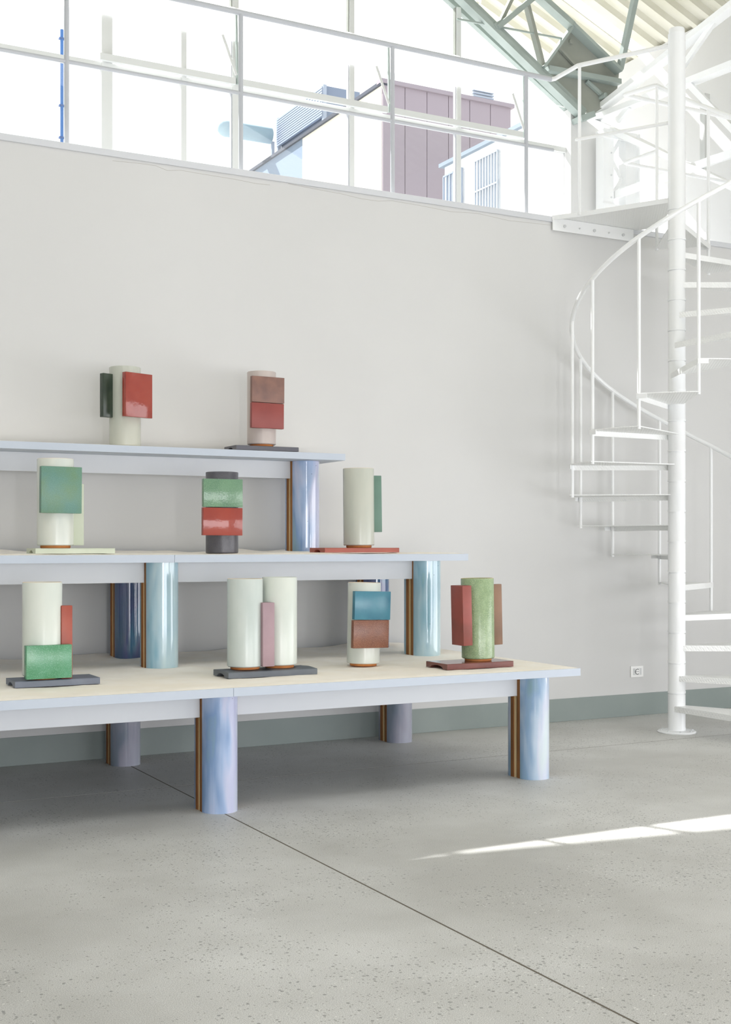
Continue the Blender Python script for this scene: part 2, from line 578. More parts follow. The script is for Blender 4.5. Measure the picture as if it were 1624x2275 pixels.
struct('wall_right', nbox(RX, RX + 0.2, BY, 11.6, 0, EAVE), 'wall', None, 'bright white side wall behind the spiral stair', 'wall')
struct('wall_left', nbox(LX - 0.2, LX, BY, 9.6, 0, EAVE), 'wall', None, 'white side wall outside the left of the view', 'wall')
struct('wall_front', prism(bmesh.new(), [(LX, 0), (RX, 0), (RX, EAVE), (RIDGE, roof_z(RIDGE)), (LX, EAVE)], BY - 0.2, BY, 'y'), 'wall', None, 'white gable wall behind the viewer', 'wall')

def corrugated(x0, x1, ya, yb, per=0.19, dep=0.05):
    bm = bmesh.new()
    ys = []
    y = ya
    while y < yb:
        ys += [(y, 0), (y + per * 0.30, 0), (y + per * 0.42, 1), (y + per * 0.88, 1)]
        y += per
    xs = [x0 + (x1 - x0) * k / 3 for k in range(4)]
    rows = []
    for x in xs:
        rows.append([bm.verts.new((x, yy, roof_z(x) + dep * h)) for yy, h in ys])
    for a, b_ in zip(rows, rows[1:]):
        for k in range(len(ys) - 1):
            bm.faces.new((a[k], a[k + 1], b_[k + 1], b_[k]))
    top = bmesh.ops.extrude_face_region(bm, geom=bm.faces[:])
    for v in [g for g in top['geom'] if isinstance(g, bmesh.types.BMVert)]:
        v.co.z += 0.012
    return bm
roof = struct('ceiling', corrugated(RIDGE, RX + 0.15, BY, 9.6), 'roof', None, 'cream corrugated sheet roof sloping down to the side wall', 'roof')
obj('roof_sheet', corrugated(6.85, RX + 0.15, 9.69, 10.45), 'roof', roof)
obj('roof_sheet', corrugated(LX - 0.15, RIDGE, BY, 9.6), 'roof', roof)

# ---------------------------------------------------------------- gable window
win = empty('window_1', (0, GY, MZ), 'wide steel framed gable window filled with white daylight', 'window')
win['kind'] = 'structure'
mull_px = [1015, 778, 520, 235]
mull_x = [on_y(p, 200, GY).x for p in mull_px]
step = mull_x[0] - mull_x[1]
mull_x = mull_x + [mull_x[-1] - step, mull_x[-1] - 2 * step, mull_x[-1] - 3 * step, mull_x[-1] - 4 * step]
Z_TR, Z_B0, Z_B1 = 4.83, 5.205, 5.462
PX = 6.93           # right end of the glazing, at the pier
def top_lim(x):     # underside of the unseen gable infill, shaped to trim the sun patch
    pts = [(-1.6, 5.70), (0.37, 6.06), (1.84, 6.32), (2.6, 6.36), (4.62, 6.10), (5.42, 6.10), (PX, 5.23)]
    for (a, za), (b_, zb) in zip(pts, pts[1:]):
        if a <= x <= b_:
            return za + (zb - za) * (x - a) / (b_ - a)
    return pts[-1][1]
def W(name, bm, mat, smooth=False):
    for v in bm.verts:
        v.co -= Vector((0, GY, MZ))
    return obj(name, bm, mat, win, smooth)
for i, x in enumerate(mull_x):
    w = 0.082 if i == 3 else (0.05 if i == 2 else 0.042)
    d0 = 0.035
    W('mullion', nbox(x - w / 2, x + w / 2, GY - d0, GY + 0.02, MZ - 0.2, Z_B0 + 0.0), 'frame')
    if i < 3:
        W('gasket', nbox(x - w / 2 - 0.007, x - w / 2, GY - 0.02, GY + 0.015, MZ - 0.2, Z_B0), 'rail_grey')
        W('gasket', nbox(x - w / 2 - 0.007, x - w / 2, GY - 0.02, GY + 0.015, Z_B1, top_lim(x)), 'gusset')
    if i != 3:
        W('mullion', nbox(x - w / 2, x + w / 2, GY - d0, GY + 0.02, Z_B1, top_lim(x)), 'frame')
xm = on_y(405, 200, GY).x
W('mullion', nbox(xm - 0.021, xm + 0.021, GY - 0.037, GY + 0.017, MZ - 0.2, 5.203), 'frame')
# sloping frame under the truss
a, b_ = on_y(985, -10, GY), on_y(1185, 175, GY)
dirv = (b_ - a).normalized()
W('sloping_frame', bar(bmesh.new(), a - dirv * 0.25, b_ + dirv * 0.45, 0.05, 0.04), 'frame_dark')
W('sloping_frame', bar(bmesh.new(), a - dirv * 0.25 + Vector((0.045, 0.0, 0.05)), b_ + dirv * 0.45 + Vector((0.045, 0, 0.05)), 0.03, 0.016), 'black')
edges_x = sorted([LX] + mull_x + [PX])
for xa, xb in zip(edges_x, edges_x[1:]):
    if xb - xa < 0.1: continue
    W('transom', nbox(xa, xb, GY - 0.03, GY + 0.02, Z_TR - 0.022, Z_TR + 0.022), 'frame')
    W('pane', nbox(xa, xb, GY - 0.004, GY + 0.004, MZ - 0.2, Z_TR - 0.022), 'pane')
    tp = min(Z_B1 + 0.0, top_lim(xa), top_lim(xb))
    W('opal_strip', nbox(xa, xb, GY - 0.05, GY - 0.042, Z_B0, min(Z_B1, top_lim(xb) - 0.02, top_lim(xa))), 'opal')
    if min(top_lim(xa), top_lim(xb)) > Z_B1:
        poly = [(xa, Z_B1), (xb, Z_B1), (xb, top_lim(xb)), (xa, top_lim(xa))]
        W('pane', prism(bmesh.new(), poly, GY - 0.004, GY + 0.004, 'y'), 'pane')
# bottom hung sashes standing slightly open: stile, bottom rail, stay
sash_x = [on_y(p, 200, GY - 0.06).x for p in (212, 530, 867, 1166)]
for xa, xb in zip(sash_x, sash_x[1:]):
    z0, z1 = Z_TR + 0.03, 5.40
    sash = empty('sash', (0, 0, 0)); sash.parent = win
    def S(name, bm, mat):
        for v in bm.verts: v.co -= Vector((0, GY, MZ))
        return obj(name, bm, mat, sash)
    S('stile', bar(bmesh.new(), (xb - 0.012, GY - 0.062, z0), (xb - 0.026, GY - 0.075, z1), 0.014, 0.02, Vector((0, 1, 0))), 'frame_dark')
    S('bottom_rail', bar(bmesh.new(), (xa + 0.03, GY - 0.062, z0 + 0.018), (xb - 0.03, GY - 0.062, z0 + 0.018), 0.03, 0.05), 'frame')
    S('stay', bar(bmesh.new(), (xb - 0.03, GY - 0.09, z0 + 0.06), (xb - 0.14, GY - 0.075, z0 + 0.36), 0.008, 0.02), 'frame')
struct('wall_sun_mask', prism(bmesh.new(), [(LX, 5.70), (0.37, 6.06), (1.84, 6.32), (2.6, 6.36), (4.62, 6.10), (5.42, 6.10), (5.42, 6.9), (RIDGE, roof_z(RIDGE) - 0.02), (LX, EAVE)], GY - 0.03, GY + 0.03, 'y'), 'wall', None, 'unseen white gable infill added to limit the sun, lower edge shaped for the floor patch', 'wall')  # out of view; lower edge shaped to cut the sunlight to a wedge
# pier at the right end of the glazing
struct('wall_pier', prism(bmesh.new(), [(PX, MZ - 0.2), (7.32, MZ - 0.2), (7.32, 5.0), (PX, 5.19)], GY - 0.1, GY + 0.12, 'y'), 'wall', None, 'white pier at the right end of the gable window', 'wall')

# ---------------------------------------------------------------- steel roof truss at the window gable
TY = GY - 0.16
truss = empty('roof_truss', (0, 0, 0), 'grey green lattice roof truss running down to the corner above the stair', 'truss')
truss.location = on_y(1290, 256, TY)
def T(name, bm, mat, parent=None):
    for v in bm.verts: v.co -= truss.location
    return obj(name, bm, mat, parent or truss)
def tb(name, a, b_, w, h, mat='frame_dark', dy=0.0):
    return T(name, bar(bmesh.new(), on_y(*a, TY + dy), on_y(*b_, TY + dy), w, h), mat)
tb('bottom_chord', (985, -40), (1292, 258), 0.09, 0.045)
tb('bottom_chord', (993, -50), (1300, 248), 0.012, 0.05)
tb('top_chord', (1150, -50), (1270, 58), 0.09, 0.05)
tb('top_chord', (1268, 56), (1376, 160), 0.10, 0.03)
tb('web_bar', (1108, 56), (1138, -6), 0.05, 0.03, 'gusset', 0.03)
tb('web_bar', (1104, 62), (1182, -2), 0.06, 0.045, 'frame_dark', -0.03)
tb('web_bar', (1169, 6), (1206, 152), 0.06, 0.032, 'gusset', 0.012)
tb('web_bar', (1206, 150), (1272, 58), 0.06, 0.024, 'frame_dark', -0.011)
tb('tie_rod', (1015, 42), (1249, 86), 0.014, 0.014)
tb('joint_plate', (1093, 63), (1113, 52), 0.10, 0.05)
gp = [on_y(*p, TY + 0.05) for p in ((1207, 152), (1272, 60), (1376, 156), (1369, 218), (1312, 258))]
T('gusset_plate', prism(bmesh.new(), [(p.x, p.z) for p in gp], TY + 0.05, TY + 0.065, 'y'), 'gusset')
tb('stiffener', (1214, 154), (1374, 184), 0.09, 0.045, 'frame_dark', 0.02)
tb('stiffener', (1239, 104), (1290, 160), 0.03, 0.02, 'gusset', 0.03)
tb('stiffener', (1303, 181), (1338, 212), 0.03, 0.03, 'frame_dark', 0.03)
cp = on_y(1341, 213, TY)
T('bolt', tube(bmesh.new(), [(cp.x, TY + 0.05, cp.z), (cp.x, TY - 0.03, cp.z)], 0.022, 12), 'frame_dark')
cp = on_y(1275, 89, TY)
T('bolt', tube(bmesh.new(), [(cp.x, TY + 0.05, cp.z), (cp.x, TY + 0.03, cp.z)], 0.022, 12), 'gusset')
tb('bearing', (1280, 268), (1310, 258), 0.16, 0.05)
br = empty('roof_brace', on_y(1377, 152, TY), 'thin grey green brace bar running up under the corrugated roof', 'brace')
bm = bar(bmesh.new(), on_y(1377, 153, TY), on_x(1412, -10, 7.45), 0.05, 0.05)
for v in bm.verts: v.co -= br.location
obj('brace_bar', bm, 'frame_dark', br)

# white lattice column under the truss, on the mezzanine
lc0, lc1, lc2, lc3 = [on_y(p, 400, GY - 0.1).x for p in (1313, 1337, 1363, 1386)]
col_y = GY - 0.22
col = empty('lattice_column', ((lc0 + lc3) / 2, col_y, MZ), 'white riveted lattice column standing on the mezzanine', 'column')
def K(name, bm, mat='steel', parent=None):
    for v in bm.verts: v.co -= col.location
    return obj(name, bm, mat, parent or col)
ztop = on_y(1340, 292, col_y).z
K('upright', nbox(lc0, lc1, col_y - 0.05, col_y + 0.05, MZ, ztop))
K('upright', nbox(lc2, lc3, col_y - 0.05, col_y + 0.05, MZ, ztop))
K('flange', nbox(lc3, lc3 + 0.012, col_y - 0.09, col_y + 0.12, MZ, ztop))
z = MZ + 0.05
k = 0
while z < ztop - 0.1:
    xa, xb = (lc1, lc2) if k % 2 == 0 else (lc2, lc1)
    K('lacing_bar', bar(bmesh.new(), (xa, col_y + 0.008 * (k % 2), z), (xb, col_y + 0.008 * (k % 2), min(z + 0.19, ztop)), 0.01, 0.035, Vector((0, 0, 1))))
    z += 0.19; k += 1
for zz in (ztop - 0.03, (MZ + ztop) / 2):
    K('batten_plate', nbox(lc0, lc3, col_y - 0.062, col_y - 0.05, zz - 0.04, zz + 0.04))
for i in range(6):
    zz = MZ + 0.2 + i * (ztop - MZ - 0.4) / 5
    K('rivet', tube(bmesh.new(), [(lc1 - 0.03, col_y - 0.05, zz), (lc1 - 0.03, col_y - 0.057, zz)], 0.008, 8), 'socket_grey')

# white braced girder running from the column head towards the viewer
GX = 7.30
gird = empty('braced_girder', on_x(1313, 262, GX), 'white braced girder running from the lattice column along the side wall', 'girder')
gird_n = [0]
def G(name, a, b_, w, h, xa=GX, xb=GX):
    gird_n[0] += 1
    off = 0.004 * ((gird_n[0] * 3) % 7 - 3) + 0.0007 * gird_n[0]
    bm = bar(bmesh.new(), on_x(*a, xa + off), on_x(*b_, xb + off), w, h)
    for v in bm.verts: v.co -= gird.location
    return obj(name, bm, 'steel', gird)
G('upper_flange', (1313, 258), (1640, 4), 0.10, 0.05)
G('upper_flange', (1313, 268), (1640, 140), 0.10, 0.05)
G('lower_flange', (1306, 264), (1640, 420), 0.08, 0.05)
G('lower_flange', (1396, 300), (1640, 424), 0.06, 0.04, GX + 0.25, GX + 0.25)
G('web_bar', (1372, 268), (1398, 236), 0.03, 0.05)
G('web_bar', (1478, 204), (1590, 43), 0.03, 0.05)
G('web_bar', (1528, 184), (1640, 300), 0.03, 0.05)
G('web_bar', (1340, 443), (1640, 336), 0.03, 0.07)
hp = on_x(1566, 210, GX + 0.5)
bm = nbox(hp.x - 0.03, hp.x + 0.03, hp.y - 0.03, hp.y + 0.03, on_x(1566, 388, GX + 0.5).z, hp.z)
for v in bm.verts: v.co -= gird.location
obj('hanger', bm, 'frame', gird)

# ---------------------------------------------------------------- mezzanine railing
RY = WY + 0.06
ZT, ZM = 4.585, 4.082
rail = empty('mezzanine_railing', (3, RY, MZ), 'long white pipe railing along the mezzanine in front of the window', 'railing')
def RR(name, bm, parent=rail):
    for v in bm.verts: v.co -= parent.location
    return obj(name, bm, 'rail_grey', parent, True)
xl = on_y(1224, 175, RY).x
RR('top_rail', tube(bmesh.new(), [(LX, RY, ZT), (xl, RY, ZT)], 0.0175, 10))
RR('middle_rail', tube(bmesh.new(), [(LX, RY, ZM), (xl + 0.02, RY, ZM)], 0.012, 10))
for px in (148, 535, 872, 1169):
    x = on_y(px, 200, RY).x
    RR('post', tube(bmesh.new(), [(x, RY, MZ), (x, RY, ZT)], 0.0148, 10))
x = on_y(148, 200, RY).x - 1.2
RR('post', tube(bmesh.new(), [(x, RY, MZ), (x, RY, ZT)], 0.0148, 10))

# ================================================================== SPIRAL STAIR
SX, SY, SR = 5.8024, 6.4615, 0.6959
TH0, DTH, RISE, Z0 = 267.47, 30.1326, 0.2023, -0.038
PR = 0.0575
stair = empty('spiral_staircase', (SX, SY, 0), 'white steel spiral staircase with checker plate treads and pipe handrail', 'staircase')
def A(n): return math.radians(TH0 + DTH * n)
def SO(name, bm, mat='steel', smooth=False, parent=None):
    return obj(name, bm, mat, parent or stair, smooth)
def sp(r, n): return (r * math.cos(A(n)), r * math.sin(A(n)))
# pole
SO('base_flange', lathe(bmesh.new(), [(0, 0), (0.125, 0), (0.128, 0.006), (0.122, 0.012), (PR, 0.016), (0, 0.016)], 40), smooth=True)
for k in range(8):
    a = k * math.pi / 4 + 0.3
    SO('bolt', lathe(bmesh.new(), [(0, 0.011), (0.008, 0.011), (0.008, 0.02), (0, 0.02)], 6, (0.105 * math.cos(a), 0.105 * math.sin(a), 0)), 'socket_grey')
SO('pole', lathe(bmesh.new(), [(0, 0.01), (PR - 0.005, 0.01), (PR - 0.005, 4.712), (PR - 0.008, 4.72), (0, 4.72)], 32), smooth=True)
zr = [0.012] + [0.262 + RISE * 1.0005 * k for k in range(17)] + [4.69]
for za, zb in zip(zr, zr[1:]):
    SO('pole_sleeve', lathe(bmesh.new(), [(PR - 0.005, za + 0.001), (PR + 0.0016, za + 0.001), (PR + 0.0022, za + 0.014), (PR, za + 0.018), (PR, zb - 0.005), (PR - 0.005, zb - 0.005)], 32), smooth=True)
# treads
def tread_bm(n):
    zt = Z0 + RISE * n + 0.010
    bm = bmesh.new()
    r0 = PR - 0.002
    arc = [sp(SR + 0.018, n - 1.02 + 1.04 * k / 6) for k in range(7)]
    a0, a1 = A(n - 1.0), A(n)
    def side(a, off):
        d = Vector((math.cos(a), math.sin(a))); t = Vector((-d.y, d.x))
        return d * r0 * 0.6 + t * off
    s0 = side(a0, -0.045); s1 = side(a1, 0.035)
    poly = [tuple(s0)] + arc + [tuple(s1)]
    prism(bm, poly, zt, zt + 0.006)
    return bm, zt, poly
for n in range(1, 18):
    bm, zt, poly = tread_bm(n)
    t = SO('tread', bm, 'tread')
    p0, p1 = Vector(poly[0]), Vector(poly[1])
    b2 = bmesh.new()
    bar(b2, (p0.x, p0.y, zt - 0.014), (p1.x, p1.y, zt - 0.014), 0.005, 0.036)
    obj('nosing_lip', b2, 'tread', t)
    b3 = bmesh.new()
    q0, q1 = Vector(poly[-1]), Vector(poly[-2])
    bar(b3, (p1.x, p1.y, zt - 0.012), (Vector(poly[2]).x, Vector(poly[2]).y, zt - 0.012), 0.005, 0.03)
    obj('end_lip', b3, 'steel', t)
# balusters and the helical handrail
def rz_at(n): return 1.157 + RISE * n
for n in range(0, 18):
    x, y = sp(SR, n)
    SO('baluster', tube(bmesh.new(), [(x, y, max(0.0, Z0 + RISE * n - 0.004)), (x, y, rz_at(n))], 0.0118, 10), smooth=True)
pts = []
for k in range(0, 17 * 8 + 1):
    n = k / 8
    x, y = sp(SR, n)
    pts.append((x, y, rz_at(n)))
cx, cy = on_y(1384, 221, RY).x - SX, RY - SY
zl = 4.60
pts += [(*sp(SR, 17.0), rz_at(17))][0:0]
e17 = sp(SR, 17)
pts += [(e17[0] - 0.01, e17[1] + 0.03, rz_at(17) + 0.004), (cx + 0.02, cy - 0.02, ZT + 0.002), (cx + 0.012, cy - 0.004, ZT), (cx + 0.03, cy, ZT), (RX - SX, cy, ZT)]
SO('handrail', tube(bmesh.new(), pts, 0.0155, 10), smooth=True)
# mid rail of the mezzanine on the right of the opening, returned to the last baluster
mp_ = [(e17[0], e17[1], ZM + 0.04), (cx + 0.02, cy - 0.02, ZM + 0.004), (cx + 0.012, cy - 0.004, ZM), (cx + 0.03, cy, ZM), (RX - SX, cy, ZM)]
SO('middle_rail', tube(bmesh.new(), mp_, 0.0125, 10), smooth=True)
for xx in (7.15 - SX, 8.05 - SX):
    SO('baluster', tube(bmesh.new(), [(xx, cy, MZ), (xx, cy, ZT)], 0.0118, 10), smooth=True)
# landing
c19 = sp(SR, 19)
lp = [(-0.035, 0.02), (c19[0], c19[1]), (on_y(1224, 485, WY).x - SX, WY - SY - 0.013), (on_y(1403, 523, WY).x - SX + 0.05, WY - SY - 0.013), (e17[0] + 0.02, e17[1] + 0.02), (0.04, 0.03)]
landing = SO('landing', prism(bmesh.new(), lp, 3.575, 3.590), 'tread')
def LB(name, bm, mat='steel'):
    return obj(name, bm, mat, landing)
xa, xb = on_y(1224, 485, WY).x - SX, on_y(1403, 523, WY).x - SX
LB('wall_bracket', nbox(xa, xb, WY - SY - 0.024, WY - SY - 0.013, 3.485, 3.574, bev=0.002))
for i in range(5):
    x = xa + 0.10 + i * (xb - xa - 0.2) / 4
    r = 0.011 if i % 2 == 0 else 0.006
    LB('bolt', tube(bmesh.new(), [(x, WY - SY - 0.034, 3.522), (x, WY - SY - 0.022, 3.522)], r, 8), 'socket_grey')
for (p, q) in ((lp[1], lp[0]), (lp[2], lp[1])):
    b3 = bar(bmesh.new(), (p[0], p[1], 3.572), (q[0], q[1], 3.572), 0.006, 0.03)
    LB('edge_lip', b3)
xw, yw = xl - SX, RY - SY
SO('landing_rail', tube(bmesh.new(), [(xw - 0.05, yw, ZT), (xw, yw, ZT), (xw + 0.02, yw - 0.02, ZT + 0.002), (c19[0] - 0.008, c19[1] + 0.012, 4.618), (c19[0] + 0.008, c19[1] - 0.01, 4.62), (0.0, 0.0, 4.62)], 0.0155, 10), smooth=True)
SO('landing_rail', tube(bmesh.new(), [(c19[0] - 0.02, c19[1] + 0.02, 4.10), (0.0, 0.0, 4.10)], 0.0115, 10), smooth=True)
SO('baluster', tube(bmesh.new(), [(c19[0], c19[1], 3.57), (c19[0], c19[1], 4.62)], 0.0118, 10), smooth=True)

# ================================================================== WALL SOCKET
sx0, sx1, sz0, sz1 = 6.055, 6.172, 0.283, 0.365
sock = empty('wall_socket', ((sx0 + sx1) / 2, WY, sz0), 'white plastic power socket on the wall above the skirting', 'socket')
hw, hh = (sx1 - sx0) / 2, (sz1 - sz0)
obj('cover_plate', nbox(-hw, hw, -0.009, 0, 0, hh, bev=0.003), 'socket', sock)
obj('insert', nbox(-hw * 0.68, hw * 0.68, -0.0115, -0.008, hh * 0.2, hh * 0.8, bev=0.001), 'socket_grey', sock)
obj('socket_module', nbox(-hw * 0.38, hw * 0.30, -0.014, -0.011, hh * 0.22, hh * 0.78, bev=0.001), 'socket', sock)
rg = bmesh.new()
tube(rg, [(0.019 * math.cos(2 * math.pi * k / 20) - 0.002, -0.0145, hh / 2 + 0.019 * math.sin(2 * math.pi * k / 20)) for k in range(3, 18)], 0.0028, 6)
obj('socket_ring', rg, plain('grey ring', (110, 112, 114), 0.5), sock)
for dx in (-0.0095, 0, 0.0095):
    obj('pin_hole', tube(bmesh.new(), [(dx - 0.002, -0.0152, hh / 2), (dx - 0.002, -0.0135, hh / 2)], 0.0026, 8), 'black', sock)

# ================================================================== STEPPED TABLES
LEG_R, LEG_S, CORE = 0.0865, 0.027, 0.033
def shell_bm(h, sgn, t=0.012):
    """half round extruded shell with short straight sides; sgn -1 = opens to the back (front shell)"""
    y0 = sgn * CORE / 2
    y1 = sgn * (CORE / 2 + LEG_S)
    n = 28
    outer = [(LEG_R, y0), (LEG_R, y1)] + [(LEG_R * math.cos(math.pi * k / n), y1 + sgn * LEG_R * math.sin(math.pi * k / n)) for k in range(1, n)] + [(-LEG_R, y1), (-LEG_R, y0)]
    ri = LEG_R - t
    inner = [(-ri, y0), (-ri, y1)] + [(-ri * math.cos(math.pi * k / n), y1 + sgn * ri * math.sin(math.pi * k / n)) for k in range(1, n)] + [(ri, y1), (ri, y0)]
    bm = bmesh.new()
    prism(bm, outer + inner, 0.0, h)
    return bm
def make_leg(table, x, y_core, h, glz, z=0.0):
    """table leg: two glazed half shells back to back with a batten between them"""
    leg = empty('leg', (x, y_core, z)); leg.parent = table
    for nm, sgn in (('front_shell', -1), ('rear_shell', 1)):
        s = obj(nm, shell_bm(h, sgn), glz, leg, True)
        s.data.materials.append(M['clay'])
        for p in s.data.polygons:
            c, nn = p.center, p.normal
            if abs(c.y) < CORE / 2 + LEG_S + 0.001 and abs(nn.x) > 0.9 or abs(nn.z) > 0.9 or abs(nn.y) > 0.98 and abs(c.y) < CORE / 2 + 0.002:
                p.material_index = 1
    c1 = obj('batten', nbox(-0.082, 0.08, 0.0, CORE / 2 - 0.0005, 0, h), 'batten', leg)
    obj('batten', nbox(-0.076, 0.076, -CORE / 2 + 0.0005, 0.0, 0, h), 'groove_shade', leg)
    return leg

def make_table(label, x0, x1, yf, yb, ztop, zbase, joint, legs, aprons, apron_z):
    t = empty('display_table', ((x0 + x1) / 2, (yf + yb) / 2, zbase), label, 'table', 'stepped display tables')
    L = t.location.copy()
    zb = ztop - 0.040
    cuts = [x0] + ([joint] if joint else []) + [x1]
    for a, b_ in zip(cuts, cuts[1:]):
        obj('top_board', nbox(a + 0.0008 - L.x, b_ - 0.0008 - L.x, yf - L.y, yb - L.y, zb - zbase, ztop - zbase, bev=0.0006), 'table', t)
    for x, y, g in legs:
        make_leg(t, x - L.x, y - L.y, zb - zbase - 0.001, g)
    for y, xa, xb in aprons:
        obj('apron', nbox(xa - L.x, xb - L.x, y - 0.0155 - L.y, y + 0.0155 - L.y, apron_z - zbase, zb - zbase - 0.0005, bev=0.001), 'apron', t)
    return t

LEG_X = 2.172
YC1F, YC1R = 5.565 + 0.0435, 7.0 + 0.0435
YC2F, YC2R = 6.38 + 0.0435, 7.055
YC3 = 6.967 + 0.0435
T1, T2, T3 = 0.598, 1.2045, 1.8085
make_table('lowest and deepest blue grey display table, standing on the concrete floor', 0.18, 4.158, 5.375, 7.20, T1, 0.0, LEG_X,
    [(LEG_X + 0.004, YC1F, 'leg_lav'), (3.985, YC1F, 'leg_pale'), (LEG_X - 0.01, YC1R, 'leg_grey'), (3.962, YC1R, 'leg_grey'), (0.36, YC1F, 'leg_pale'), (0.36, YC1R, 'leg_grey')],
    [(YC1F, 0.36 + 0.09, LEG_X - 0.083), (YC1F, LEG_X + 0.091, 3.985 - 0.083), (YC1R, 0.45, LEG_X - 0.093), (YC1R, LEG_X + 0.08, 3.875)], 0.4415)
make_table('middle blue grey display table, standing on the lowest table', 0.18, 3.972, 6.19, 7.215, T2, T1, LEG_X + 0.003,
    [(LEG_X - 0.002, YC2F, 'leg_teal'), (3.806, YC2F + 0.015, 'leg_teal'), (LEG_X + 0.018, YC2R, 'leg_deep'), (3.80, YC2R, 'leg_deep'), (0.36, YC2F, 'leg_teal'), (0.36, YC2R, 'leg_deep')],
    [(YC2F, 0.45, LEG_X - 0.089), (YC2F, LEG_X + 0.085, 3.806 - 0.0875), (YC2R, 0.45, LEG_X - 0.07), (YC2R, LEG_X + 0.106, 3.71)], 1.056)
make_table('topmost narrow blue grey display table, against the white wall', 0.75, 3.468, 6.78, 7.215, T3, T2, None,
    [(3.286, YC3, 'leg_lav'), (0.93, YC3, 'leg_lav')],
    [(YC3, 1.02, 3.286 - 0.0875)], 1.663)

# sand spread on each table
def sand(name, label, x0, x1, y0, y1, z, legs, seed):
    bm = bmesh.new()
    nx, ny = int((x1 - x0) / 0.022), max(10, int((y1 - y0) / 0.022))
    g = []
    for j in range(ny + 1):
        row = []
        for i in range(nx + 1):
            x = x0 + (x1 - x0) * i / nx
            y = y0 + (y1 - y0) * j / ny
            e = min(x - x0, x1 - x, y - y0)
            f = min(1.0, e / 0.05)
            back = max(0.0, 1 - (y1 - y) / 0.35)
            h = 0.0002 + f * (0.0045 + 0.0045 * noise.noise(Vector((x * 3.1, y * 3.1, seed))) + 0.0025 * noise.noise(Vector((x * 11, y * 11, seed + 4))))
            h += f * back * (0.012 + 0.016 * noise.noise(Vector((x * 4.2, y * 3.0, seed + 9))))
            for lx, ly in legs:
                d = math.hypot(x - lx, (y - ly) * 0.8)
                if d < 0.26:
                    h += f * 0.008 * max(0, 1 - abs(d - 0.15) / 0.1)
            row.append(bm.verts.new((x - x0, y - y0, max(0.0002, h))))
        g.append(row)
    for j in range(ny):
        for i in range(nx):
            bm.faces.new((g[j][i], g[j][i + 1], g[j + 1][i + 1], g[j + 1][i]))
    o = obj(name, bm, 'sand', None, True, (x0, y0, z))
    tag(o, label, 'sand', None, 'stuff')
    return o
sand('sand_layer', 'cream sand spread over the lowest table', 0.185, 4.154, 5.379, 7.195, T1, [(LEG_X, YC2F), (3.806, YC2F), (LEG_X, YC2R), (3.8, YC2R)], 1.0)
sand('sand_layer', 'cream sand spread over the middle table', 0.185, 3.968, 6.194, 7.21, T2, [(3.286, YC3)], 5.0)
sand('sand_layer', 'cream sand spread over the topmost table', 0.755, 3.464, 6.784, 7.21, T3, [], 9.0)

# ================================================================== CERAMICS
def soft(c, sat=0.78, lift=1.0):
    g = 0.3 * c[0] + 0.59 * c[1] + 0.11 * c[2]
    return tuple(min(250.0, (g + (v - g) * sat) * lift) for v in c)
def G2(name, c, c2, **k):
    if k.get('speck'): k['speck'] = soft(k['speck'])
    M[name] = glaze(name, soft(c), soft(c2), **k)
G2('celadon_a', (212, 215, 202), (200, 208, 200), scale=9, stretch=(1, 1, 0.3), rough=0.25)
G2('celadon_b', (202, 210, 203), (188, 200, 194), scale=9, stretch=(1, 1, 0.3), rough=0.25)
G2('celadon_c', (194, 195, 180), (182, 187, 174), scale=8, stretch=(1, 1, 0.3), rough=0.25)
G2('celadon_d', (215, 220, 208), (205, 213, 203), scale=8, stretch=(1, 1, 0.3), rough=0.25)
G2('blush', (200, 183, 174), (188, 175, 170), scale=7, stretch=(1, 1, 0.3), rough=0.3)
G2('charcoal', (88, 87, 94), (78, 77, 84), scale=30, rough=0.3, bump=0.5, bscale=160)
G2('moss', (128, 156, 108), (146, 172, 126), scale=24, rough=0.18, bump=0.4, bscale=120, speck=(176, 196, 140))
G2('red_gloss', (176, 66, 50), (164, 58, 46), scale=8, rough=0.1, bump=0.35, bscale=40)
G2('red_matt', (160, 62, 54), (148, 54, 48), scale=8, rough=0.45)
G2('red_orange', (184, 70, 42), (170, 60, 38), scale=8, rough=0.4)
G2('red_slab', (166, 66, 54), (140, 62, 50), scale=9, rough=0.45)
G2('brown_matt', (146, 100, 84), (122, 84, 74), scale=12, rough=0.5, bump=0.3, bscale=120)
G2('brown_speck', (138, 78, 54), (120, 66, 48), scale=14, rough=0.3, bump=0.3, bscale=140, speck=(188, 134, 92), speck_scale=340)
G2('brown_slab', (146, 104, 76), (128, 92, 68), scale=7, rough=0.55)
G2('green_dark', (58, 72, 54), (44, 60, 48), scale=9, rough=0.25)
G2('green_mottled', (96, 138, 96), (84, 138, 122), scale=10, rough=0.4, speck=(110, 160, 146), speck_scale=300)
G2('green_gloss', (106, 150, 112), (94, 138, 104), scale=16, rough=0.12, bump=0.4, bscale=90, speck=(136, 172, 138))
G2('green_bright', (66, 146, 92), (84, 160, 116), scale=10, rough=0.25, bump=0.2, speck=(120, 180, 150), speck_scale=280)
G2('green_slab', (92, 132, 112), (84, 122, 104), scale=7, rough=0.5)
G2('sage', (200, 208, 182), (192, 200, 174), scale=6, rough=0.5)
G2('teal', (66, 138, 160), (52, 122, 148), scale=10, rough=0.25, bump=0.2)
G2('mauve', (174, 140, 148), (162, 130, 138), scale=8, rough=0.55)
G2('slate', (96, 104, 112), (88, 96, 106), scale=9, rough=0.45)
G2('slate_blue', (112, 122, 138), (102, 110, 128), scale=9, rough=0.45)
G2('slate_violet', (92, 93, 104), (86, 86, 98), scale=9, rough=0.45)
G2('terracotta', (180, 82, 62), (168, 74, 56), scale=9, rough=0.5)
G2('maroon', (128, 66, 58), (112, 58, 52), scale=9, rough=0.16)

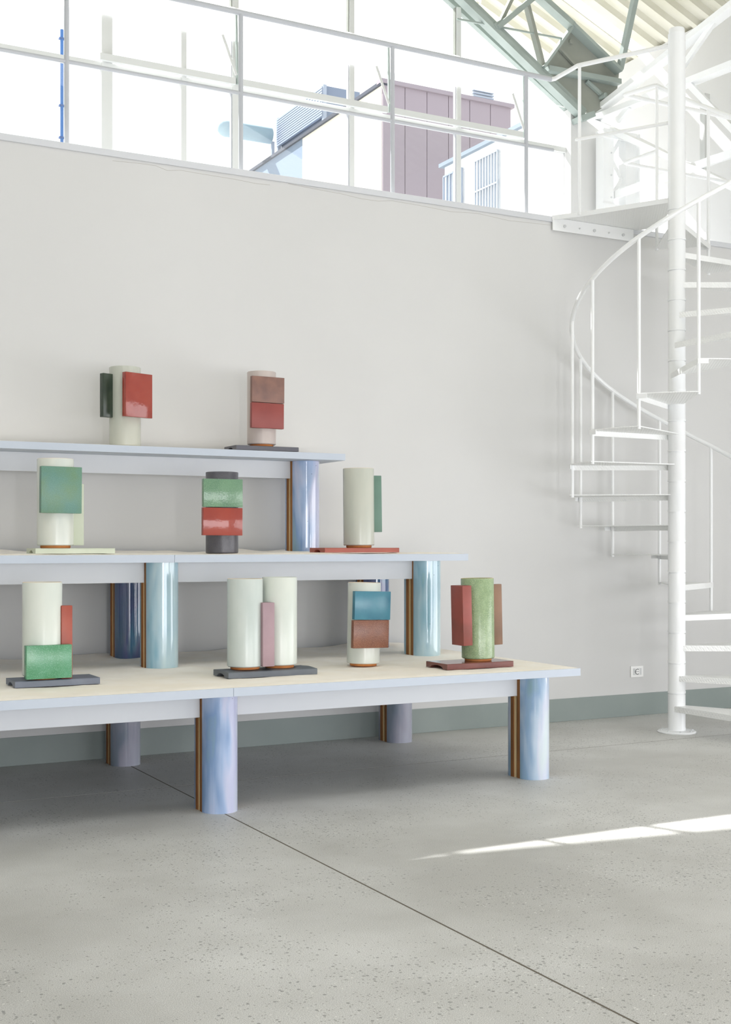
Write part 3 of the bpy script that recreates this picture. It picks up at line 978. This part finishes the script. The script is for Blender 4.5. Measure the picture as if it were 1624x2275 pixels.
def cylinder_body(r, h, t=0.008):
    return lathe(bmesh.new(), [(0, 0.0), (r - 0.004, 0.0), (r, 0.004), (r, h - 0.003), (r - 0.002, h), (r - t + 0.002, h), (r - t, h - 0.003), (r - t, 0.02), (0, 0.02)], 64)

def make_vase(label, x, y, z, r, ztop, body, rz=0.0, foot=True, rim=True, lean=(0, 0)):
    v = empty('cylinder_vase', (x, y, z), label, 'vase', 'cylinder vases with glazed slabs', rz)
    v.rotation_euler = (lean[0], lean[1], rz)
    f = 0.014 if foot else 0.002
    h = ztop - z - f
    b = obj('body', cylinder_body(r, h), body, v, True, (0, 0, f))
    if foot:
        obj('foot', lathe(bmesh.new(), [(0, 0), (r * 0.78, 0), (r * 0.82, 0.003), (r * 0.82, f + 0.002), (0, f + 0.002)], 40), 'foot', v, True)
    if rim:
        obj('rim', lathe(bmesh.new(), [(r - 0.0065, f + h - 0.0035), (r - 0.0015, f + h - 0.0035), (r - 0.0025, f + h + 0.0008), (r - 0.0055, f + h + 0.0008), (r - 0.0065, f + h - 0.0035)], 64), 'rim', v, True)
    return v

def slab(v, x0, x1, y0, y1, z0, z1, mat, name='slab', tilt=0.0):
    """slab in the vase's own axes (metres from the vase base); tilt leans it a little sideways"""
    cx, cy, cz = (x0 + x1) / 2, (y0 + y1) / 2, (z0 + z1) / 2
    o = obj(name, nbox(x0 - cx, x1 - cx, y0 - cy, y1 - cy, z0 - cz, z1 - cz, bev=0.0022), mat, v, True, (cx, cy, cz))
    o.rotation_euler = (0, tilt, 0)
    return o

def px_slab(v, px0, px1, py0, py1, Yf, depth, mat, tilt=0.0):
    """slab whose front face fills the surveyed rectangle on the plane y = Yf"""
    pm = (py0 + py1) / 2
    a, b_ = on_y(px0, pm, Yf), on_y(px1, pm, Yf)
    zt, zb = on_y((px0 + px1) / 2, py0, Yf).z, on_y((px0 + px1) / 2, py1, Yf).z
    L = v.location
    return slab(v, a.x - L.x, b_.x - L.x, Yf - L.y, Yf - L.y + depth, zb - L.z, zt - L.z, mat, tilt=tilt)

def tile(label, x0, x1, y0, y1, z, mat, th=0.029, notch=0.5, wave=0.0):
    """fired base tile: flat top, an arched channel running along its underside"""
    w = y1 - y0
    o_ = bmesh.new()
    b_ = 0.003
    c = w * 0.5
    a = w * notch / 2
    poly = [(0, 0), (c - a, 0)] + [(c - a * math.cos(math.pi * k / 10), th * 0.62 * math.sin(math.pi * k / 10)) for k in range(1, 10)] + [(c + a, 0), (w, 0), (w, th - b_), (w - b_, th)]
    if wave:
        poly += [(w * (1 - k / 10), th + wave * (math.sin(math.pi * k / 10) ** 2)) for k in range(1, 10)]
    poly += [(b_, th), (0, th - b_)]
    prism(o_, poly, 0, x1 - x0, 'x')
    t = obj('base_tile', o_, mat, None, False, (x0, y0, z))
    return tag(t, label, 'tile', 'channelled base tiles under the vases')

S1, S2, S3 = T1 + 0.008, T2 + 0.008, T3 + 0.007
TH = 0.029
# --- lowest table, left to right
tile('slate blue base tile under the cream vase with the green slab', 1.268, 1.660, 5.766, 5.955, S1, 'slate_blue')
v = make_vase('cream cylinder vase with a bright green slab and a tall orange red slab', 1.414, 5.862, S1 + TH, 0.0905, 1.0815, 'celadon_d')
px_slab(v, 136.5, 161, 1345.5, 1509, 5.800, 0.05, 'red_orange')
px_slab(v, 58.5, 160, 1433.5, 1508, 5.752, 0.045, 'green_bright')
tile('dark slate base tile under the paired cream vase', 2.270, 2.748, 5.684, 5.885, S1, 'slate', wave=0.004)
v = make_vase('paired pale celadon cylinders with a mauve slab between them', 2.401, 5.792, S1 + TH + 0.004, 0.0885, 1.087, 'celadon_b')
v2 = obj('body', cylinder_body(0.0885, 1.089 - S1 - TH - 0.014), 'celadon_d', v, True, (0.193, 0.012, 0.014))
obj('foot', lathe(bmesh.new(), [(0, 0), (0.0725, 0), (0.0725, 0.016), (0, 0.016)], 40, (0.193, 0.012, 0)), 'foot', v, True)
px_slab(v, 584, 610, 1339, 1481, 5.700, 0.075, 'mauve')
v = make_vase('pale celadon cylinder vase with stacked teal and speckled brown slabs', 3.168, 5.985, S1, 0.0885, 1.0525, 'celadon_a', lean=(0, 0.016))
px_slab(v, 786.5, 866, 1314, 1377, 5.880, 0.03, 'teal', 0.012)
px_slab(v, 784.5, 863, 1378, 1440, 5.880, 0.03, 'brown_speck', 0.005)
tile('glossy maroon base tile under the moss green vase', 3.432, 3.846, 5.55, 5.765, S1, 'maroon', th=0.030, notch=0.6)
v = make_vase('moss green crackled cylinder vase between a red slab and a brown slab', 3.697, 5.665, S1 + 0.030, 0.0885, 1.077, 'moss', lean=(0, -0.014))
px_slab(v, 1030, 1050, 1300.5, 1434, 5.585, 0.118, 'red_slab', -0.012)
px_slab(v, 1099, 1117, 1298.5, 1433, 5.655, 0.03, 'brown_slab', -0.010)
# --- middle table
tile('pale sage base tile under the vase with the square green slab', 1.470, 1.872, 6.232, 6.425, S2, 'sage', th=0.026, notch=0.4)
v = make_vase('cream cylinder vase with a large square mottled green slab and a sage slab', 1.593, 6.330, S2 + 0.026, 0.0908, 1.688, 'celadon_a')
px_slab(v, 160.5, 186.5, 1075, 1211.5, 6.315, 0.045, 'sage')
px_slab(v, 91.5, 182, 1036.5, 1140, 6.222, 0.04, 'green_mottled', 0.008)
v = make_vase('charcoal cylinder vase wrapped by a green slab above a glossy red slab', 2.526, 6.42, S2 - 0.004, 0.0885, 1.652, 'charcoal', foot=False, rim=False)
px_slab(v, 452.5, 539.5, 1064, 1126.5, 6.318, 0.03, 'green_gloss', -0.004)
px_slab(v, 451.5, 539, 1128, 1189.5, 6.316, 0.03, 'red_gloss', 0.004)
tile('terracotta red base tile under the plain cream vase with a green fin', 3.066, 3.539, 6.245, 6.44, S2 + 0.001, 'terracotta', th=0.026, notch=0.4)
v = make_vase('plain grey cream cylinder vase with one narrow green fin', 3.331, 6.345, S2 + 0.027, 0.0885, 1.691, 'celadon_c', lean=(0, -0.008))
px_slab(v, 831.5, 849, 1057, 1182.5, 6.315, 0.05, 'green_slab', -0.008)
# --- topmost table
v = make_vase('grey green cylinder vase with a glossy red slab and a dark green fin', 2.141, 6.935, S3 - 0.003, 0.0885, 2.262, 'celadon_c', foot=False, rim=False, rz=math.radians(20))
slab(v, -0.084, 0.102, -0.118, -0.085, 0.161, 0.409, 'red_gloss')
slab(v, -0.152, -0.07, -0.004, 0.030, 0.160, 0.405, 'green_dark')
tile('dark violet slate base tile on the topmost table', 2.781, 3.183, 6.84, 7.03, S3, 'slate_violet', th=0.026, notch=0.4)
v = make_vase('blush pink cylinder vase with stacked brown and red slabs', 2.982, 6.935, S3 + 0.026, 0.0865, 2.290, 'blush', rim=False)
px_slab(v, 560, 632, 837, 894.5, 6.832, 0.03, 'brown_matt', 0.006)
px_slab(v, 559.5, 631, 895.5, 951.5, 6.832, 0.03, 'red_matt', 0.006)

# ================================================================== OUTSIDE THE WINDOW
def mo(col, **k):
    return plain('facade %d %d %d' % col, col, 0.85, 0, 0.1, **k)
fac_cream, fac_blue, fac_purple, fac_white, fac_louv = mo((232, 226, 214)), mo((128, 142, 160)), mo((158, 149, 157)), mo((232, 234, 236)), mo((152, 163, 180))
BX, BYc = 8.79, 16.0
bld = empty('neighbour_building', (BX, BYc, 0), 'boxy neighbour building with a purple grey panelled front', 'building')
def B(name, bm, mat, parent=None, root=None):
    r = root or bld
    for v_ in bm.verts: v_.co -= r.location
    return obj(name, bm, mat, parent or r)
ztp = on_y(850, 185, BYc).z
x_end = on_y(1135, 240, BYc).x
yb1, yb2 = on_x(672, 300, BX).y, on_x(548, 380, BX).y
B('cream_wall', nbox(BX, x_end, BYc + 0.03, yb1, 0, ztp - 0.02), fac_cream)
B('blue_wall', nbox(BX, x_end, yb1, yb2, 0, ztp - 0.02), fac_blue)
npan = 6
for i in range(npan):
    xa = BX + (x_end - BX) * i / npan
    xb = BX + (x_end - BX) * (i + 1) / npan
    B('facade_panel', nbox(xa + 0.005, xb - 0.005, BYc, BYc + 0.03, 0, ztp), fac_purple)
B('roof_edge', nbox(BX - 0.04, BX + 0.1, BYc - 0.02, yb2, ztp - 0.02, ztp + 0.03), mo((84, 88, 98)))
B('roof_edge', nbox(BX - 0.045, x_end + 0.04, BYc - 0.04, BYc + 0.1, ztp + 0.001, ztp + 0.06), mo((156, 148, 156)))
# louvred plant on its roof
lv = empty('louvre_screen', (9.3, 18.5, ztp), 'pale blue louvred plant screen on the neighbour roof', 'louvre')
ya, yb_ = on_x(718, 222, 9.2).y, on_x(617, 300, 9.2).y
zb0, zb1 = on_x(617, 325, 9.2).z, on_x(617, 263, 9.2).z
for i in range(12):
    zz = zb0 + (zb1 - zb0) * i / 12
    B('slat', bar(bmesh.new(), (9.2, ya, zz), (9.2, yb_, zz), 0.05, 0.028), fac_louv, root=lv)
B('backing', nbox(9.26, 9.9, ya + 0.02, yb_ - 0.02, ztp, zb1), mo((120, 132, 152)), root=lv)
for yy in (ya, yb_):
    B('support', bar(bmesh.new(), (9.22, yy, ztp), (9.22, yy, zb1), 0.06, 0.06), fac_louv, root=lv)
# duct
d0, d1 = on_y(500, 300, 20.6), on_y(600, 302, 20.6)
du = empty('ventilation_duct', (d1.x, 20.6, d1.z), 'rounded pale blue ventilation duct beside the louvre screen', 'duct')
rr = 0.14
prof = [(0, -0.14), (0.07, -0.12), (0.12, -0.07), (rr, 0.0), (rr, (d1 - d0).length), (0, (d1 - d0).length)]
bm = lathe(bmesh.new(), prof, 24)
bmesh.ops.rotate(bm, verts=bm.verts, cent=(0, 0, 0), matrix=Matrix.Rotation(math.pi / 2, 3, 'Y'))
for v_ in bm.verts: v_.co += Vector((d0.x - d1.x, 0, 0))
obj('duct_tube', bm, mo((150, 172, 184)), du, True)
bm = bar(bmesh.new(), (0.05, 0, -0.1), (0.05, 0, ztp - d1.z), 0.05, 0.05)
obj('duct_post', bm, fac_louv, du)
# rooftop unit on the purple building
a_, c_ = on_y(1056, 226, 16.8), on_y(1102, 203, 16.8)
ac = empty('rooftop_unit', (a_.x, 16.8, ztp), 'small white slatted cooling unit on the purple building roof', 'cooling unit')
B('casing', nbox(a_.x, c_.x, 16.9, 17.4, ztp, c_.z), fac_white, root=ac)
for i in range(5):
    zz = a_.z + (c_.z - a_.z) * (i + 0.5) / 5
    B('slat', nbox(a_.x, c_.x, 16.86, 16.9, zz, zz + 0.02), fac_louv, root=ac)
# white block with barred windows in front of the purple building
WX = on_y(988, 372, 14.5).x
wy0 = on_x(1172, 282, WX).y
wz = on_x(988, 372, WX).z
wb = empty('barred_block', (WX, 14.5, 0), 'white block with barred windows below the purple building', 'building')
B('wall', nbox(WX, WX + 1.6, wy0, 14.5, 0, wz), fac_white, root=wb)
B('coping', nbox(WX - 0.06, WX + 1.64, wy0, 14.56, wz, wz + 0.05), mo((140, 152, 166)), root=wb)
for (pa, pb, mt) in ((990, 1012, fac_louv), (1020, 1030, fac_louv), (1060, 1110, mo((176, 184, 194)))):
    y0_, y1_ = on_x(pb, 400, WX).y, on_x(pa, 400, WX).y
    g = empty('window_grille', (-0.03, 0, 0)); g.parent = wb
    k = max(3, int((y1_ - y0_) / 0.055))
    for i in range(k):
        yy = y0_ + (y1_ - y0_) * i / (k - 1) - 14.5
        obj('bar', nbox(-0.012, 0.012, yy - 0.009, yy + 0.009, wz - 1.6, wz - 0.14), mt, g)
    for zz in (wz - 1.0, wz - 0.55, wz - 0.15):
        obj('bar', nbox(-0.014, 0.014, y0_ - 14.5, y1_ - 14.5, zz, zz + 0.02), mt, g)
# blue pole
bp_ = on_y(137.5, 66, 13.0)
pole = empty('blue_pole', (bp_.x, 13.0, -0.15), 'slim blue pole standing outside the window', 'pole')
obj('shaft', tube(bmesh.new(), [(0, 0, 0), (0, 0, bp_.z + 0.15)], 0.0165, 10), mo((84, 120, 174)), pole, True)
for py in (86, 235, 306):
    zz = on_y(137.5, py, 13.0).z + 0.15
    obj('clamp', nbox(-0.03, 0.024, -0.02, 0.02, zz - 0.008, zz + 0.008), mo((90, 110, 150)), pole)
